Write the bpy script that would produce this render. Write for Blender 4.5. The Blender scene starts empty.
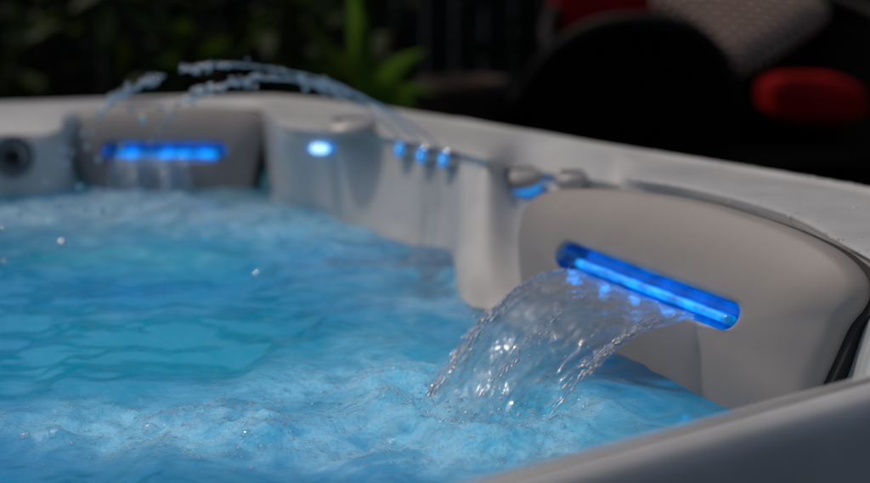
import bpy, bmesh, math, random
import numpy as np
from mathutils import Vector, Matrix
random.seed(7); rng = np.random.default_rng(7)
S = bpy.context.scene; COL = S.collection
R = math.radians
H = 0.33; F = 1500.0; PITCH = math.atan((241.5+65)/F); G = -0.9; WZ = -0.15
cp, sp_ = math.cos(PITCH), math.sin(PITCH)

def ray(px, py):
    a, b = (px-435)/F, (241.5-py)/F
    return np.array([a, cp+b*sp_, -sp_+b*cp])
def un(px, py, z):
    d = ray(px, py); t = (z-H)/d[2]
    return np.array([d[0]*t, d[1]*t, z])
def at(px, py, depth):
    d = ray(px, py); return np.array([0, 0, H]) + d*depth/d[1]

# ------------------------------------------------------------------ helpers
def setp(o, label=None, cat=None, group=None, kind=None):
    if label: o['label'] = label
    if cat: o['category'] = cat
    if group: o['group'] = group
    if kind: o['kind'] = kind
    return o
def empty(name, loc=(0,0,0), label=None, cat=None, group=None):
    o = bpy.data.objects.new(name, None); COL.objects.link(o); o.location = loc
    o.empty_display_size = .05
    return setp(o, label, cat, group)
def mesh_obj(name, verts, faces, mat, parent=None, smooth=True, origin=None):
    v = np.asarray(verts, float)
    org = np.array(origin, float) if origin is not None else np.zeros(3)
    me = bpy.data.meshes.new(name)
    me.from_pydata((v-org).tolist(), [], [tuple(int(i) for i in f) for f in faces])
    me.update()
    if smooth: me.polygons.foreach_set('use_smooth', [True]*len(me.polygons))
    if mat: me.materials.append(mat)
    o = bpy.data.objects.new(name, me); COL.objects.link(o)
    if parent is not None:
        o.parent = parent; o.location = Vector(org) - parent_world(parent)
    else: o.location = org
    return o
def parent_world(p):
    l = Vector((0,0,0))
    while p is not None: l += p.location; p = p.parent
    return l
def grid_faces(n, m, close_u=False, close_v=False, off=0):
    f = []
    for i in range(n if close_u else n-1):
        for j in range(m if close_v else m-1):
            a = i*m+j; b = i*m+(j+1) % m; c = ((i+1) % n)*m+(j+1) % m; d = ((i+1) % n)*m+j
            f.append((a+off, b+off, c+off, d+off))
    return f
def catmull(P, k, closed=False):
    P = np.asarray(P, float); n = len(P); out = []
    for i in range(n if closed else n-1):
        if closed: p0,p1,p2,p3 = P[i-1],P[i],P[(i+1)%n],P[(i+2)%n]
        else: p0,p1,p2,p3 = P[max(i-1,0)],P[i],P[i+1],P[min(i+2,n-1)]
        for t in np.arange(k)/k:
            out.append(.5*((2*p1)+(-p0+p2)*t+(2*p0-5*p1+4*p2-p3)*t*t+(-p0+3*p1-3*p2+p3)*t**3))
    if not closed: out.append(P[-1])
    return np.array(out)
class MB:
    def __init__(s): s.v=[]; s.f=[]
    def add(s, v, f):
        o=len(s.v); s.v.extend([list(map(float,x)) for x in v]); s.f.extend([tuple(i+o for i in q) for q in f])
    def tube(s, P, r, seg=10, caps=True):
        P=np.asarray(P,float); n=len(P); r=np.broadcast_to(r,(n,)); V=[]
        T=np.gradient(P,axis=0); ref=np.array([0,0,1.]) 
        prev=None
        for i in range(n):
            t=T[i]/(np.linalg.norm(T[i])+1e-12)
            if prev is None:
                a=np.cross(t,ref)
                if np.linalg.norm(a)<.1: a=np.cross(t,[1,0,0])
            else: a=prev-t*np.dot(prev,t)
            a/=np.linalg.norm(a); prev=a; b=np.cross(t,a)
            for k in range(seg):
                th=2*math.pi*k/seg; V.append(P[i]+r[i]*(a*math.cos(th)+b*math.sin(th)))
        f=grid_faces(n,seg,False,True)
        if caps: f.append(tuple(range(seg))[::-1]); f.append(tuple((n-1)*seg+k for k in range(seg)))
        s.add(V,f)
    def box(s, c, d, rot=None):
        c=np.array(c,float); d=np.array(d,float)/2
        V=[np.array([x,y,z])*d for x in(-1,1) for y in(-1,1) for z in(-1,1)]
        if rot is not None: V=[rot@v for v in V]
        V=[v+c for v in V]
        s.add(V,[(0,1,3,2),(4,6,7,5),(0,4,5,1),(2,3,7,6),(0,2,6,4),(1,5,7,3)])
    def lathe(s, prof, c, axis, seg=32):       # prof (r, h) along axis
        c=np.array(c,float); n=np.array(axis,float); n/=np.linalg.norm(n)
        a=np.cross(n,[0,0,1.]);
        if np.linalg.norm(a)<.05: a=np.array([1.,0,0])
        a/=np.linalg.norm(a); b=np.cross(n,a); V=[]
        for r,h in prof:
            for k in range(seg):
                th=2*math.pi*k/seg; V.append(c+n*h+r*(a*math.cos(th)+b*math.sin(th)))
        m=len(prof); f=grid_faces(m,seg,False,True)
        if prof[0][0]>1e-5: f.append(tuple(range(seg)))
        if prof[-1][0]>1e-5: f.append(tuple((m-1)*seg+k for k in range(seg))[::-1])
        s.add(V,f)
    def build(s, name, mat, parent=None, smooth=True, origin=None, bevel=0):
        o=mesh_obj(name,s.v,s.f,mat,parent,smooth,origin)
        if bevel:
            b=o.modifiers.new('bevel','BEVEL'); b.width=bevel; b.segments=3; b.limit_method='ANGLE'
        return o
# numpy value noise, 2D, smooth
PERM = rng.random((256,256))
def vnoise(x, y):
    xi=np.floor(x).astype(int); yi=np.floor(y).astype(int); fx=x-xi; fy=y-yi
    fx=fx*fx*fx*(fx*(fx*6-15)+10); fy=fy*fy*fy*(fy*(fy*6-15)+10)
    g=lambda a,b: PERM[a%256,b%256]
    return ((g(xi,yi)*(1-fx)+g(xi+1,yi)*fx)*(1-fy)+(g(xi,yi+1)*(1-fx)+g(xi+1,yi+1)*fx)*fy)*2-1
def fbm(x,y,o=4,g=.5):
    s=0;a=1;t=0
    for k in range(o):
        c,d=math.cos(k*.9+.3),math.sin(k*.9+.3)
        s=s+a*vnoise((x*c-y*d)*2**k+17.3*k,(x*d+y*c)*2**k+5.1*k); t+=a; a*=g
    return s/t
def icos(sub=2):
    bm=bmesh.new(); bmesh.ops.create_icosphere(bm,subdivisions=sub,radius=1)
    v=np.array([x.co[:] for x in bm.verts]); f=[[w.index for w in q.verts] for q in bm.faces]; bm.free(); return v,f
ICO2=icos(2); ICO3=icos(3)

# ------------------------------------------------------------------ materials
def mat(name, base=(.5,.5,.5), rough=.5, metal=0, coat=0, coat_r=.1, spec=.5, emis=None, es=0):
    m=bpy.data.materials.new(name); m.use_nodes=True; b=m.node_tree.nodes['Principled BSDF']
    b.inputs['Base Color'].default_value=(*base,1); b.inputs['Roughness'].default_value=rough
    b.inputs['Metallic'].default_value=metal; b.inputs['Coat Weight'].default_value=coat
    b.inputs['Coat Roughness'].default_value=coat_r; b.inputs['Specular IOR Level'].default_value=spec
    if emis: b.inputs['Emission Color'].default_value=(*emis,1); b.inputs['Emission Strength'].default_value=es
    return m
def nd(m, typ, **kw):
    n=m.node_tree.nodes.new(typ)
    for k,v in kw.items():
        if k in n.inputs: n.inputs[k].default_value=v
        else: setattr(n,k,v)
    return n
def lk(m,a,ai,b,bi): m.node_tree.links.new(a.outputs[ai],b.inputs[bi])
def vary(m, c1, c2, scale, lo=.35, hi=.65, detail=5., rough=None, bump=0, bscale=None, dist=.001, coord='Object'):
    b=m.node_tree.nodes['Principled BSDF']
    tc=nd(m,'ShaderNodeTexCoord'); n=nd(m,'ShaderNodeTexNoise',Scale=scale,Detail=detail)
    lk(m,tc,coord,n,'Vector')
    r=nd(m,'ShaderNodeValToRGB'); r.color_ramp.elements[0].position=lo; r.color_ramp.elements[1].position=hi
    r.color_ramp.elements[0].color=(*c1,1); r.color_ramp.elements[1].color=(*c2,1)
    lk(m,n,'Fac',r,'Fac'); lk(m,r,'Color',b,'Base Color')
    if rough:
        mr=nd(m,'ShaderNodeMapRange'); mr.inputs['To Min'].default_value=rough[0]; mr.inputs['To Max'].default_value=rough[1]
        lk(m,n,'Fac',mr,'Value'); lk(m,mr,'Result',b,'Roughness')
    if bump:
        n2=nd(m,'ShaderNodeTexNoise',Scale=bscale or scale*4,Detail=4.); lk(m,tc,coord,n2,'Vector')
        bp=nd(m,'ShaderNodeBump',Strength=bump,Distance=dist); lk(m,n2,'Fac',bp,'Height'); lk(m,bp,'Normal',b,'Normal')
    return m
M={}
M['shell']=mat('acrylic_shell',(.5,.51,.5),.3,coat=.2,coat_r=.2,spec=.28)
vary(M['shell'],(.55,.535,.51),(.68,.665,.635),9,.3,.7,rough=(.32,.55),bump=.25,bscale=160,dist=.0006)
M['pillow']=mat('headrest_foam',(.34,.31,.29),.55,coat=.12,coat_r=.4)
vary(M['pillow'],(.33,.29,.265),(.39,.345,.31),14,.3,.7,rough=(.45,.65),bump=.2,bscale=700,dist=.0004)
M['channel']=mat('tinted_blue_acrylic',(.005,.2,.55),.16,metal=.55,coat=1,coat_r=.05)
M['led']=mat('blue_led_strip',(.01,.1,.3),.2,emis=(.0,.33,1.),es=2.6,coat=1)
M['led2']=mat('blue_led_lens',(.02,.2,.5),.2,emis=(.01,.34,1.),es=1.5,coat=1)
M['ledw']=mat('pale_blue_led',(.3,.5,.9),.2,emis=(.12,.42,1.),es=3.2,coat=1)
m=M['led']; b=m.node_tree.nodes['Principled BSDF']; tc=nd(m,'ShaderNodeTexCoord'); n=nd(m,'ShaderNodeTexNoise',Scale=38.,Detail=3.); lk(m,tc,'Object',n,'Vector'); mr=nd(m,'ShaderNodeMapRange'); mr.inputs['From Min'].default_value=.35; mr.inputs['From Max'].default_value=.7; mr.inputs['To Min'].default_value=.9; mr.inputs['To Max'].default_value=4.0; lk(m,n,'Fac',mr,'Value'); lk(m,mr,'Result',b,'Emission Strength')
M['core']=mat('white_blue_core',(.5,.7,1),.2,emis=(.4,.7,1.),es=4.5)
M['chrome']=mat('satin_chrome',(.6,.62,.65),.2,metal=1)
M['knob']=mat('grey_knob_plastic',(.5,.47,.44),.35)
M['gap']=mat('matte_black',(.012,.012,.014),.6)  # black for the headrest gap's shade and the wall jet's core
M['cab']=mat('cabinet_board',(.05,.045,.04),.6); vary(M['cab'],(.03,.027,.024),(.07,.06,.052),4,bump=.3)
M['ground']=mat('dark_paving',(.012,.012,.012),.8); vary(M['ground'],(.003,.003,.003),(.01,.009,.009),3,bump=.4,dist=.01)  # near black: shade behind the tub put into the ground colour
M['fence']=mat('dark_shaded_wood',(.01,.008,.006),.8); vary(M['fence'],(.002,.0018,.0015),(.005,.004,.003),6,bump=.3)  # boards' colour carries the background shade, not a stain
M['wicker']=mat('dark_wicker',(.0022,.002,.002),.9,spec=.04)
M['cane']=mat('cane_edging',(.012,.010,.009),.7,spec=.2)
M['red']=mat('red_canvas',(.3,.001,.003),.85,spec=.1); vary(M['red'],(.24,.001,.002),(.30,.0015,.003),8,bump=.2,bscale=400)
M['terra']=mat('terracotta',(.09,.03,.018),.8); vary(M['terra'],(.015,.006,.003),(.035,.012,.006),10)
M['soil']=mat('potting_soil',(.01,.008,.006),.9)
def leafmat(name,c1,c2):
    m=mat(name,c1,.45); vary(m,c1,c2,3.,.35,.65,coord='Object')
    b=m.node_tree.nodes['Principled BSDF']; b.inputs['Specular IOR Level'].default_value=.2
    o=m.node_tree.nodes['Material Output']; t=nd(m,'ShaderNodeBsdfTranslucent'); t.inputs['Color'].default_value=(*c2,1); x=nd(m,'ShaderNodeMixShader'); x.inputs[0].default_value=.45
    lk(m,b,'BSDF',x,1); lk(m,t,'BSDF',x,2); lk(m,x,'Shader',o,'Surface'); return m
M['leaf_bright']=leafmat('fern_leaf',(.10,.2,.01),(.16,.32,.03))
M['leaf_dark']=leafmat('hedge_leaf',(.003,.006,.001),(.008,.015,.003))  # albedo kept near black to carry the shade over the planting
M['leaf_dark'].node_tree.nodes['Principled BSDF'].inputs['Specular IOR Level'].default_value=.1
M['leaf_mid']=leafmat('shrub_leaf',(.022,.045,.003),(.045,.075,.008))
M['stem']=mat('stem_bark',(.02,.016,.01),.8)
# patterned cushion
m=M['pattern']=mat('woven_pattern',(.3,.22,.19),.9)
b=m.node_tree.nodes['Principled BSDF']; tc=nd(m,'ShaderNodeTexCoord'); mp=nd(m,'ShaderNodeMapping'); mp.inputs['Rotation'].default_value=(0,0,R(45))
br=nd(m,'ShaderNodeTexBrick',Scale=9.); br.inputs['Color1'].default_value=(.85,.56,.42,1); br.inputs['Color2'].default_value=(.6,.38,.28,1); br.inputs['Mortar'].default_value=(.12,.08,.06,1); br.inputs['Mortar Size'].default_value=.08
lk(m,tc,'Object',mp,'Vector'); lk(m,mp,'Vector',br,'Vector'); lk(m,br,'Color',b,'Base Color')

# water in the tub: aerated, lets the tub lamps below shine through it
m=M['water']=bpy.data.materials.new('aerated_tub_water'); m.use_nodes=True; nt=m.node_tree; nt.nodes.clear()
out=nd(m,'ShaderNodeOutputMaterial'); tc=nd(m,'ShaderNodeTexCoord')
att=nd(m,'ShaderNodeAttribute',attribute_name='foam')
n1=nd(m,'ShaderNodeTexNoise',Scale=16.,Detail=8.,Roughness=.6,Distortion=1.2); lk(m,tc,'Object',n1,'Vector')
mr=nd(m,'ShaderNodeMapRange'); mr.inputs['From Min'].default_value=.38; mr.inputs['From Max'].default_value=.68; lk(m,n1,'Fac',mr,'Value')
mu=nd(m,'ShaderNodeMath',operation='MULTIPLY_ADD'); lk(m,mr,'Result',mu,0); lk(m,att,'Fac',mu,1); mu.inputs[2].default_value=0
# foam = att*(.45+.75*noise)
ad=nd(m,'ShaderNodeMath',operation='MULTIPLY'); ad.inputs[1].default_value=.4; lk(m,att,'Fac',ad,0)
sm=nd(m,'ShaderNodeMath',operation='ADD',use_clamp=True); lk(m,mu,'Value',sm,0); lk(m,ad,'Value',sm,1)
FOAM=sm
# deep colour varies slowly
n2=nd(m,'ShaderNodeTexNoise',Scale=2.3,Detail=2.); lk(m,tc,'Object',n2,'Vector')
rp=nd(m,'ShaderNodeValToRGB'); rp.color_ramp.elements[0].position=.38; rp.color_ramp.elements[1].position=.62
rp.color_ramp.elements[0].color=(.004,.36,.56,1); rp.color_ramp.elements[1].color=(.004,.44,.48,1); lk(m,n2,'Fac',rp,'Fac')
mx=nd(m,'ShaderNodeMix',data_type='RGBA'); lk(m,rp,'Color',mx,6); mx.inputs[7].default_value=(.42,.66,.74,1); lk(m,FOAM,'Value',mx,0)
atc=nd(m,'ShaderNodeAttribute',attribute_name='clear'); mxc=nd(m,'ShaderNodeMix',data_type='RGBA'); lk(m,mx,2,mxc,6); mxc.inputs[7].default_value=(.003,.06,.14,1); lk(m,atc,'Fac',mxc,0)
tr=nd(m,'ShaderNodeBsdfTranslucent'); lk(m,mxc,2,tr,'Color')
dmx=nd(m,'ShaderNodeMix',data_type='RGBA'); dmx.inputs[6].default_value=(.004,.10,.16,1); dmx.inputs[7].default_value=(.72,.8,.84,1); lk(m,FOAM,'Value',dmx,0)
df=nd(m,'ShaderNodeBsdfDiffuse'); lk(m,dmx,2,df,'Color')
s1=nd(m,'ShaderNodeAddShader'); 
ms=nd(m,'ShaderNodeMixShader'); ms.inputs[0].default_value=.5; lk(m,tr,'BSDF',ms,1); lk(m,df,'BSDF',ms,2)
gl=nd(m,'ShaderNodeBsdfGlossy'); gl.inputs['Roughness'].default_value=.04; gl.inputs['Color'].default_value=(.85,.9,.95,1)
fr=nd(m,'ShaderNodeFresnel'); fr.inputs['IOR'].default_value=1.33
n3=nd(m,'ShaderNodeTexNoise',Scale=150.,Detail=4.,Roughness=.6,Distortion=0.); lk(m,tc,'Object',n3,'Vector')
n4=nd(m,'ShaderNodeTexNoise',Scale=28.,Detail=4.,Distortion=.8); lk(m,tc,'Object',n4,'Vector')
vo=nd(m,'ShaderNodeTexVoronoi',Scale=230.); lk(m,tc,'Object',vo,'Vector')
fm=nd(m,'ShaderNodeMath',operation='MULTIPLY'); lk(m,n3,'Fac',fm,0); lk(m,FOAM,'Value',fm,1)
vm=nd(m,'ShaderNodeMath',operation='MULTIPLY'); lk(m,vo,'Distance',vm,0); lk(m,FOAM,'Value',vm,1)
v2=nd(m,'ShaderNodeMath',operation='MULTIPLY'); lk(m,vm,'Value',v2,0); v2.inputs[1].default_value=-.35
aa=nd(m,'ShaderNodeMath',operation='ADD'); lk(m,fm,'Value',aa,0); lk(m,v2,'Value',aa,1)
a2=nd(m,'ShaderNodeMath',operation='ADD'); lk(m,aa,'Value',a2,0)
h4=nd(m,'ShaderNodeMath',operation='MULTIPLY'); lk(m,n4,'Fac',h4,0); h4.inputs[1].default_value=.35; lk(m,h4,'Value',a2,1)
bp=nd(m,'ShaderNodeBump',Strength=.6,Distance=.006); lk(m,a2,'Value',bp,'Height')
for x in (gl,df,fr): lk(m,bp,'Normal',x,'Normal')
mg=nd(m,'ShaderNodeMixShader'); lk(m,fr,'Fac',mg,0); lk(m,ms,'Shader',mg,1); lk(m,gl,'BSDF',mg,2); lk(m,mg,'Shader',out,'Surface')

# falling / flying water
def glint(m,amount,rough,diff=0):
    o=m.node_tree.nodes['Material Output']; l=o.inputs['Surface'].links[0].from_socket
    g=nd(m,'ShaderNodeBsdfGlossy',Roughness=rough); g.inputs['Color'].default_value=(.97,.98,1,1); x=nd(m,'ShaderNodeMixShader'); x.inputs[0].default_value=amount
    m.node_tree.links.new(l,x.inputs[1]); lk(m,g,'BSDF',x,2); lk(m,x,'Shader',o,'Surface')
def clearwater(name, milk=.12, streak=True, tr=.5):
    m=bpy.data.materials.new(name); m.use_nodes=True; nt=m.node_tree; nt.nodes.clear()
    out=nd(m,'ShaderNodeOutputMaterial'); g=nd(m,'ShaderNodeBsdfGlass',Roughness=.0,IOR=1.33); g.inputs['Color'].default_value=(.95,.98,1,1)
    t=nd(m,'ShaderNodeBsdfTransparent'); a=nd(m,'ShaderNodeMixShader'); a.inputs[0].default_value=tr; lk(m,g,'BSDF',a,1); lk(m,t,'BSDF',a,2)
    d=nd(m,'ShaderNodeBsdfTranslucent'); d.inputs['Color'].default_value=(.55,.72,.85,1)
    d2=nd(m,'ShaderNodeBsdfDiffuse'); d2.inputs['Color'].default_value=(.55,.68,.8,1); dm=nd(m,'ShaderNodeMixShader'); lk(m,d,'BSDF',dm,1); lk(m,d2,'BSDF',dm,2)
    e=nd(m,'ShaderNodeMixShader'); lk(m,a,'Shader',e,1); lk(m,dm,'Shader',e,2); e.inputs[0].default_value=milk
    if streak:
        at_=nd(m,'ShaderNodeAttribute',attribute_name='flow'); n=nd(m,'ShaderNodeTexNoise',Scale=1.,Detail=6.,Roughness=.7,Distortion=.6); lk(m,at_,'Vector',n,'Vector')
        r=nd(m,'ShaderNodeMapRange'); r.inputs['From Min'].default_value=.45; r.inputs['From Max'].default_value=.75; r.inputs['To Min'].default_value=milk*.3; r.inputs['To Max'].default_value=milk*3; lk(m,n,'Fac',r,'Value'); lk(m,r,'Result',e,0)
        bp=nd(m,'ShaderNodeBump',Strength=.4,Distance=.004); lk(m,n,'Fac',bp,'Height'); lk(m,bp,'Normal',g,'Normal')
    lk(m,e,'Shader',out,'Surface'); return m
M['fall']=clearwater('falling_water',.04); glint(M['fall'],.035,.12)
M['spray']=clearwater('sparkling_spray',.4,False,.0)
glint(M['spray'],.55,.3)
M['drop']=clearwater('water_drops',.06,False,.0)
M['arc']=clearwater('arcing_water',.5,False,.1); glint(M['arc'],.4,.25)
m=M['bubble']=bpy.data.materials.new('bubble_film'); m.use_nodes=True; m.node_tree.nodes.clear()
out=nd(m,'ShaderNodeOutputMaterial'); t=nd(m,'ShaderNodeBsdfTransparent'); t.inputs['Color'].default_value=(.985,.995,1,1); g=nd(m,'ShaderNodeBsdfGlossy',Roughness=.08); fr=nd(m,'ShaderNodeLayerWeight',Blend=.22)
a=nd(m,'ShaderNodeMixShader'); lk(m,fr,'Facing',a,0); lk(m,t,'BSDF',a,1); lk(m,g,'BSDF',a,2); dw=nd(m,'ShaderNodeBsdfDiffuse'); dw.inputs['Color'].default_value=(.8,.88,.92,1); a3=nd(m,'ShaderNodeMixShader'); a3.inputs[0].default_value=.04; lk(m,a,'Shader',a3,1); lk(m,dw,'BSDF',a3,2); lk(m,a3,'Shader',out,'Surface')

# ------------------------------------------------------------------ the tub shell (lofted sections)
P=lambda px,py,z: un(px,py,z)
Z0=-.012
sec=[]   # (outer xy, mid z, crest xyz, water xy)
def sx(o,c,w,zc=Z0,zm=0.0,mf=.5):
    if 266<c[0]<495: zc=-.004
    O=P(o[0],o[1],0); C=P(c[0],c[1],zc); W=P(w[0],w[1],WZ); sec.append((O,C,W,zm,mf))
def sw(o,c,w,zc=Z0,zm=0.0):
    sec.append((np.array([*o,0.]),np.array([*c,zc]),np.array([*w,WZ]),zm,.5))
sx((-260,110),(-260,140),(-260,205),-.03)
sx((-100,105),(-100,136),(-100,200),-.035,-.004)
sx((0,102),(0,134),(0,197),-.036,-.004)
sx((50,100.5),(57,131),(66,195),-.030,-.004)
sx((66,100),(69,115),(84,178),-.012)
sx((120,98),(120,107),(120,174))
sx((190,96),(190,106),(190,174))
sx((245,95),(252,108),(245,174))
sx((268,95),(272,116),(264,180))
sx((284,96),(280,126),(282,205))
sx((320,99),(318,131),(318,216))
sx((385,108),(380,136),(385,236))
sx((432,115),(432,146),(436,252))
sx((452,118),(456,151),(449,262))
sx((463,119),(466,154),(459,298))
sx((490,124),(490,160),(487,308),-.015)
sx((520,129),(516,168),(516,318),-.03,-.004,.35)
sx((545,133),(540,171),(545,318),-.035,-.008,.35)
sx((590,141),(590,178),(600,325),-.03,-.007,.35)
sx((622,146),(620,183),(640,340),-.03,-.007,.35)
sx((634,148),(633,180),(652,345),-.005)
sx((700,158),(700,191),(700,362),-.005)
sx((780,171),(784,214),(770,385),-.005)
sx((840,181),(845,245),(820,405),-.005)
sx((868,186),(876,262),(846,418),-.005)
sx((884,188),(886,272),(838,450),-.008)
sx((910,192),(905,290),(850,480),-.008)
sw((.80,1.67),(.66,1.58),(.56,1.50)); sw((.895,1.50),(.74,1.44),(.62,1.38)); sw((.80,1.395),(.66,1.37),(.54,1.32))
sw((.5,1.181),(.447,1.224),(.38,1.27)); sw((.3,1.035),(.247,1.073),(.19,1.13)); sw((0,.817),(-.05,.846),(-.11,.90))
sw((-.35,.56),(-.4,.59),(-.46,.65)); sw((-.75,.27),(-.8,.31),(-.85,.39)); sw((-1.0,.19),(-1.0,.3),(-.99,.42))
sw((-1.22,.35),(-1.12,.42),(-1.06,.52)); sw((-1.5,.9),(-1.36,.95),(-1.28,1.0)); sw((-1.75,1.5),(-1.6,1.52),(-1.5,1.55))
sw((-1.85,2.1),(-1.7,2.1),(-1.6,2.05)); sw((-1.70,2.58),(-1.56,2.48),(-1.48,2.38))
cen=np.array([-.45,1.6,0])
rows=[]; NS=len(sec)
for O,C,W,zm,mf in sec:
    ow=(W-O)[:2]; L=np.linalg.norm(ow); n=np.array([*(ow/L),0]); up=np.array([0,0,1.])
    tan_w=(C+n*.012)
    p=[]
    p.append(O+n*.015-up*.13); p.append(O-up*.11); p.append(O-n*.004-up*.028); p.append(O+n*.002-up*.006); p.append(O+n*.014+up*.0008); p.append(O+n*.024+up*.0008); p.append(O+n*.030-up*.0035); p.append(O+n*.044-up*.0030)
    m_=O+(C-O)*mf; m_[2]=zm; p.append(m_)
    C2=C-n*.012+up*.003; p.append(C2); p.append(C+n*.002-up*.005)
    c3=C+n*.010-up*.02; p.append(c3)
    a=c3+(W-c3)*.4; p.append(a); b=c3+(W-c3)*.8; p.append(b); 
    w2=W+(W-c3)*.3; p.append(w2)
    ci=cen-W; ci[2]=0; ci/=np.linalg.norm(ci)
    q=W+ci*.12; q[2]=-.45; p.append(q); q=W+ci*.4; q[2]=-.62; p.append(q); q=W+ci*.5; q[2]=-.78; p.append(q)
    q=cen+(q-cen)*.35; q[2]=-.8; p.append(q)
    rows.append(p)
rows=np.array(rows)                       # NS x K x 3
U=np.stack([catmull(rows[:,k],14,True) for k in range(rows.shape[1])],1)
V=np.stack([catmull(U[i],6) for i in range(U.shape[0])],0)
nu,nv=V.shape[:2]
tub=empty('hot_tub',(-.45,1.6,G),'large light grey acrylic hot tub filled with churning blue lit water','hot tub')
faces=grid_faces(nu,nv,True,False); faces.append(tuple(i*nv+nv-1 for i in range(nu)))
mesh_obj('shell',V.reshape(-1,3),faces,M['shell'],tub,True,(-.45,1.6,G))
# cabinet
cabo=[]
for i in range(0,nu,4):
    o=V[i,0]; d=cen-o; d[2]=0; d/=np.linalg.norm(d)
    for z,k in ((-.09,.05),(-.128,.006),(-.86,.012),(G+.002,.03)): q=o+d*k; cabo.append([q[0],q[1],z])
mesh_obj('cabinet',cabo,grid_faces(nu//4+(1 if nu%4 else 0),4,True),M['cab'],tub,True,(-.45,1.6,G))

# ------------------------------------------------------------------ headrests with waterfall slots
class Plane:
    def __init__(s,A,B,C):
        s.o=(A+B)/2; s.s=(B-A)/np.linalg.norm(B-A); c=C-s.o; t=c-s.s*np.dot(c,s.s); s.t=-t/np.linalg.norm(t)  # t up
        s.n=np.cross(s.s,s.t); 
        if s.n[1]>0: s.n=-s.n
    def hit(s,px,py):
        d=ray(px,py); o=np.array([0,0,H]); k=np.dot(s.o-o,s.n)/np.dot(d,s.n); q=o+d*k-s.o
        return np.array([np.dot(q,s.s),np.dot(q,s.t)])
    def w(s,st,n): return s.o+s.s*st[0]+s.t*st[1]+s.n*n
def quarter(Pc,N,c):   # closed curve -> N*4 pts anchored at left, top(c), right, bottom(c); 
    Pc=np.asarray(Pc); 
    li=np.argmin(Pc[:,0]); Pc=np.roll(Pc,-li,0); area=np.sum(Pc[:,0]*np.roll(Pc[:,1],-1)-np.roll(Pc[:,0],-1)*Pc[:,1])
    if area>0: Pc=np.vstack([Pc[:1],Pc[:0:-1]])      # clockwise: left->top->right->bottom
    Pc=np.vstack([Pc,Pc[:1]]); ri=np.argmax(Pc[:,0]); ti=np.argmin(abs(Pc[:ri,0]-c)); bi=ri+np.argmin(abs(Pc[ri:,0]-c))
    out=[]
    for a,b in ((0,ti),(ti,ri),(ri,bi),(bi,len(Pc)-1)):
        seg=Pc[a:b+1]; L=np.concatenate([[0],np.cumsum(np.linalg.norm(np.diff(seg,axis=0),axis=1))]); t=np.arange(N)/N*L[-1]
        out.append(np.stack([np.interp(t,L,seg[:,k]) for k in (0,1)],1))
    return np.vstack(out)
def headrest(pl, outline, sl, sr, rad, bulge, label, name='headrest', thick=.05, shade_plate=True):
    O=catmull([pl.hit(*p) for p in outline],12,True)
    a=pl.hit(*sl); b=pl.hit(*sr); d=(b-a)/np.linalg.norm(b-a); e=np.array([-d[1],d[0]]); L=np.linalg.norm(b-a)
    st=[]
    for k in range(25): th=math.pi/2+math.pi*k/24; st.append(a+rad*(d*math.cos(th)+e*math.sin(th)))
    for k in range(1,30): st.append(a-e*rad+d*L*k/30)
    for k in range(25): th=-math.pi/2+math.pi*k/24; st.append(b+rad*(d*math.cos(th)+e*math.sin(th)))
    for k in range(1,30): st.append(b+e*rad-d*L*k/30)
    c=(a+b)/2; N=48
    SO=quarter(st,N,c[0]); OO=quarter(O,N,c[0])
    def prof(q):   # bulge height with rolled edge
        n=bulge*(1-q**2.2)
        if q>.86: x=(q-.86)/.14; n-=.016*(1-math.sqrt(max(0,1-x*x)))
        return n
    rings=[]
    nS=prof(0)
    for dd,sc in ((-.022,.93),(-.008,.955),(-.002,.98),(0,1.03)):
        rings.append([pl.w(c+(s-c)*1.0+ (s-c)/np.linalg.norm(s-c)*rad*(sc-1)*1.2, nS+dd) for s in SO])
    for q in np.concatenate([np.linspace(.06,.86,16),.86+.14*np.sin(np.linspace(.12,1,10)*math.pi/2)]):
        rings.append([pl.w(s+(o-s)*q, prof(q)) for s,o in zip(SO,OO)])
    for k,(g,bk) in enumerate(((1.0,.015),(1.0,.03),(.995,thick))):
        rings.append([pl.w(c+(o-c)*g, prof(1)-bk) for o in OO])
    V=np.array(rings); m=V.shape[1]
    h=mesh_obj(name,V.reshape(-1,3),grid_faces(V.shape[0],m,False,True),M['pillow'],tub,True,pl.w(c,0))
    h['label']=label
    # channel: concave gutter
    ch=[]; n=13; r=rad*.97
    us=np.linspace(-r*.9,L+r*.9,48)
    for u in us:
        rr=r if 0<=u<=L else math.sqrt(max(1e-8,r*r-(u if u<0 else u-L)**2))
        for k in range(n):
            th=math.pi*k/(n-1)
            q=a+d*u+e*rr*math.cos(th); ch.append(pl.w(q, nS-.006-.9*rr*math.sin(th)))
    mesh_obj('waterfall_channel',ch,grid_faces(len(us),n),M['channel'],h,True,pl.w(c,0))
    # LED bar lying in the gutter
    mb=MB(); uu=np.linspace(r*.6,L-r*.2,30)
    mb.tube([pl.w(a+d*u-e*rad*.05, nS-.006-.62*r) for u in uu], r*.33, 12)
    mb.build('light_strip',M['led'],h,True,pl.w(c,0))
    if shade_plate:
        gv_=[]; OO_=np.array(OO); rt=np.clip((OO_[:,0]-c[0])/(OO_[:,0].max()-c[0]),0,1)
        for zz in (-.016,-.045):
            for o_,k_ in zip(OO_,rt): dd_=(o_-c)/np.linalg.norm(o_-c); gv_.append(pl.w(o_+dd_*(.0015+.010*k_**3),zz))
        m_=len(OO_); gv_.append(pl.w(c,-.016)); ff_=grid_faces(2,m_,False,True)+[(k_,(k_+1)%m_,2*m_) for k_ in range(m_)]
        mesh_obj('gap_shade_plate',gv_,ff_,M['gap'],h,False,pl.w(c,0))  # dark plate standing in for shade in the gap round the headrest
    return dict(a=a,b=b,d=d,e=e,L=L,n=nS,c=c,pl=pl,h=h,rad=rad)
plN=Plane(P(550,190,0),P(845,255,0),P(675,372,WZ))
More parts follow.
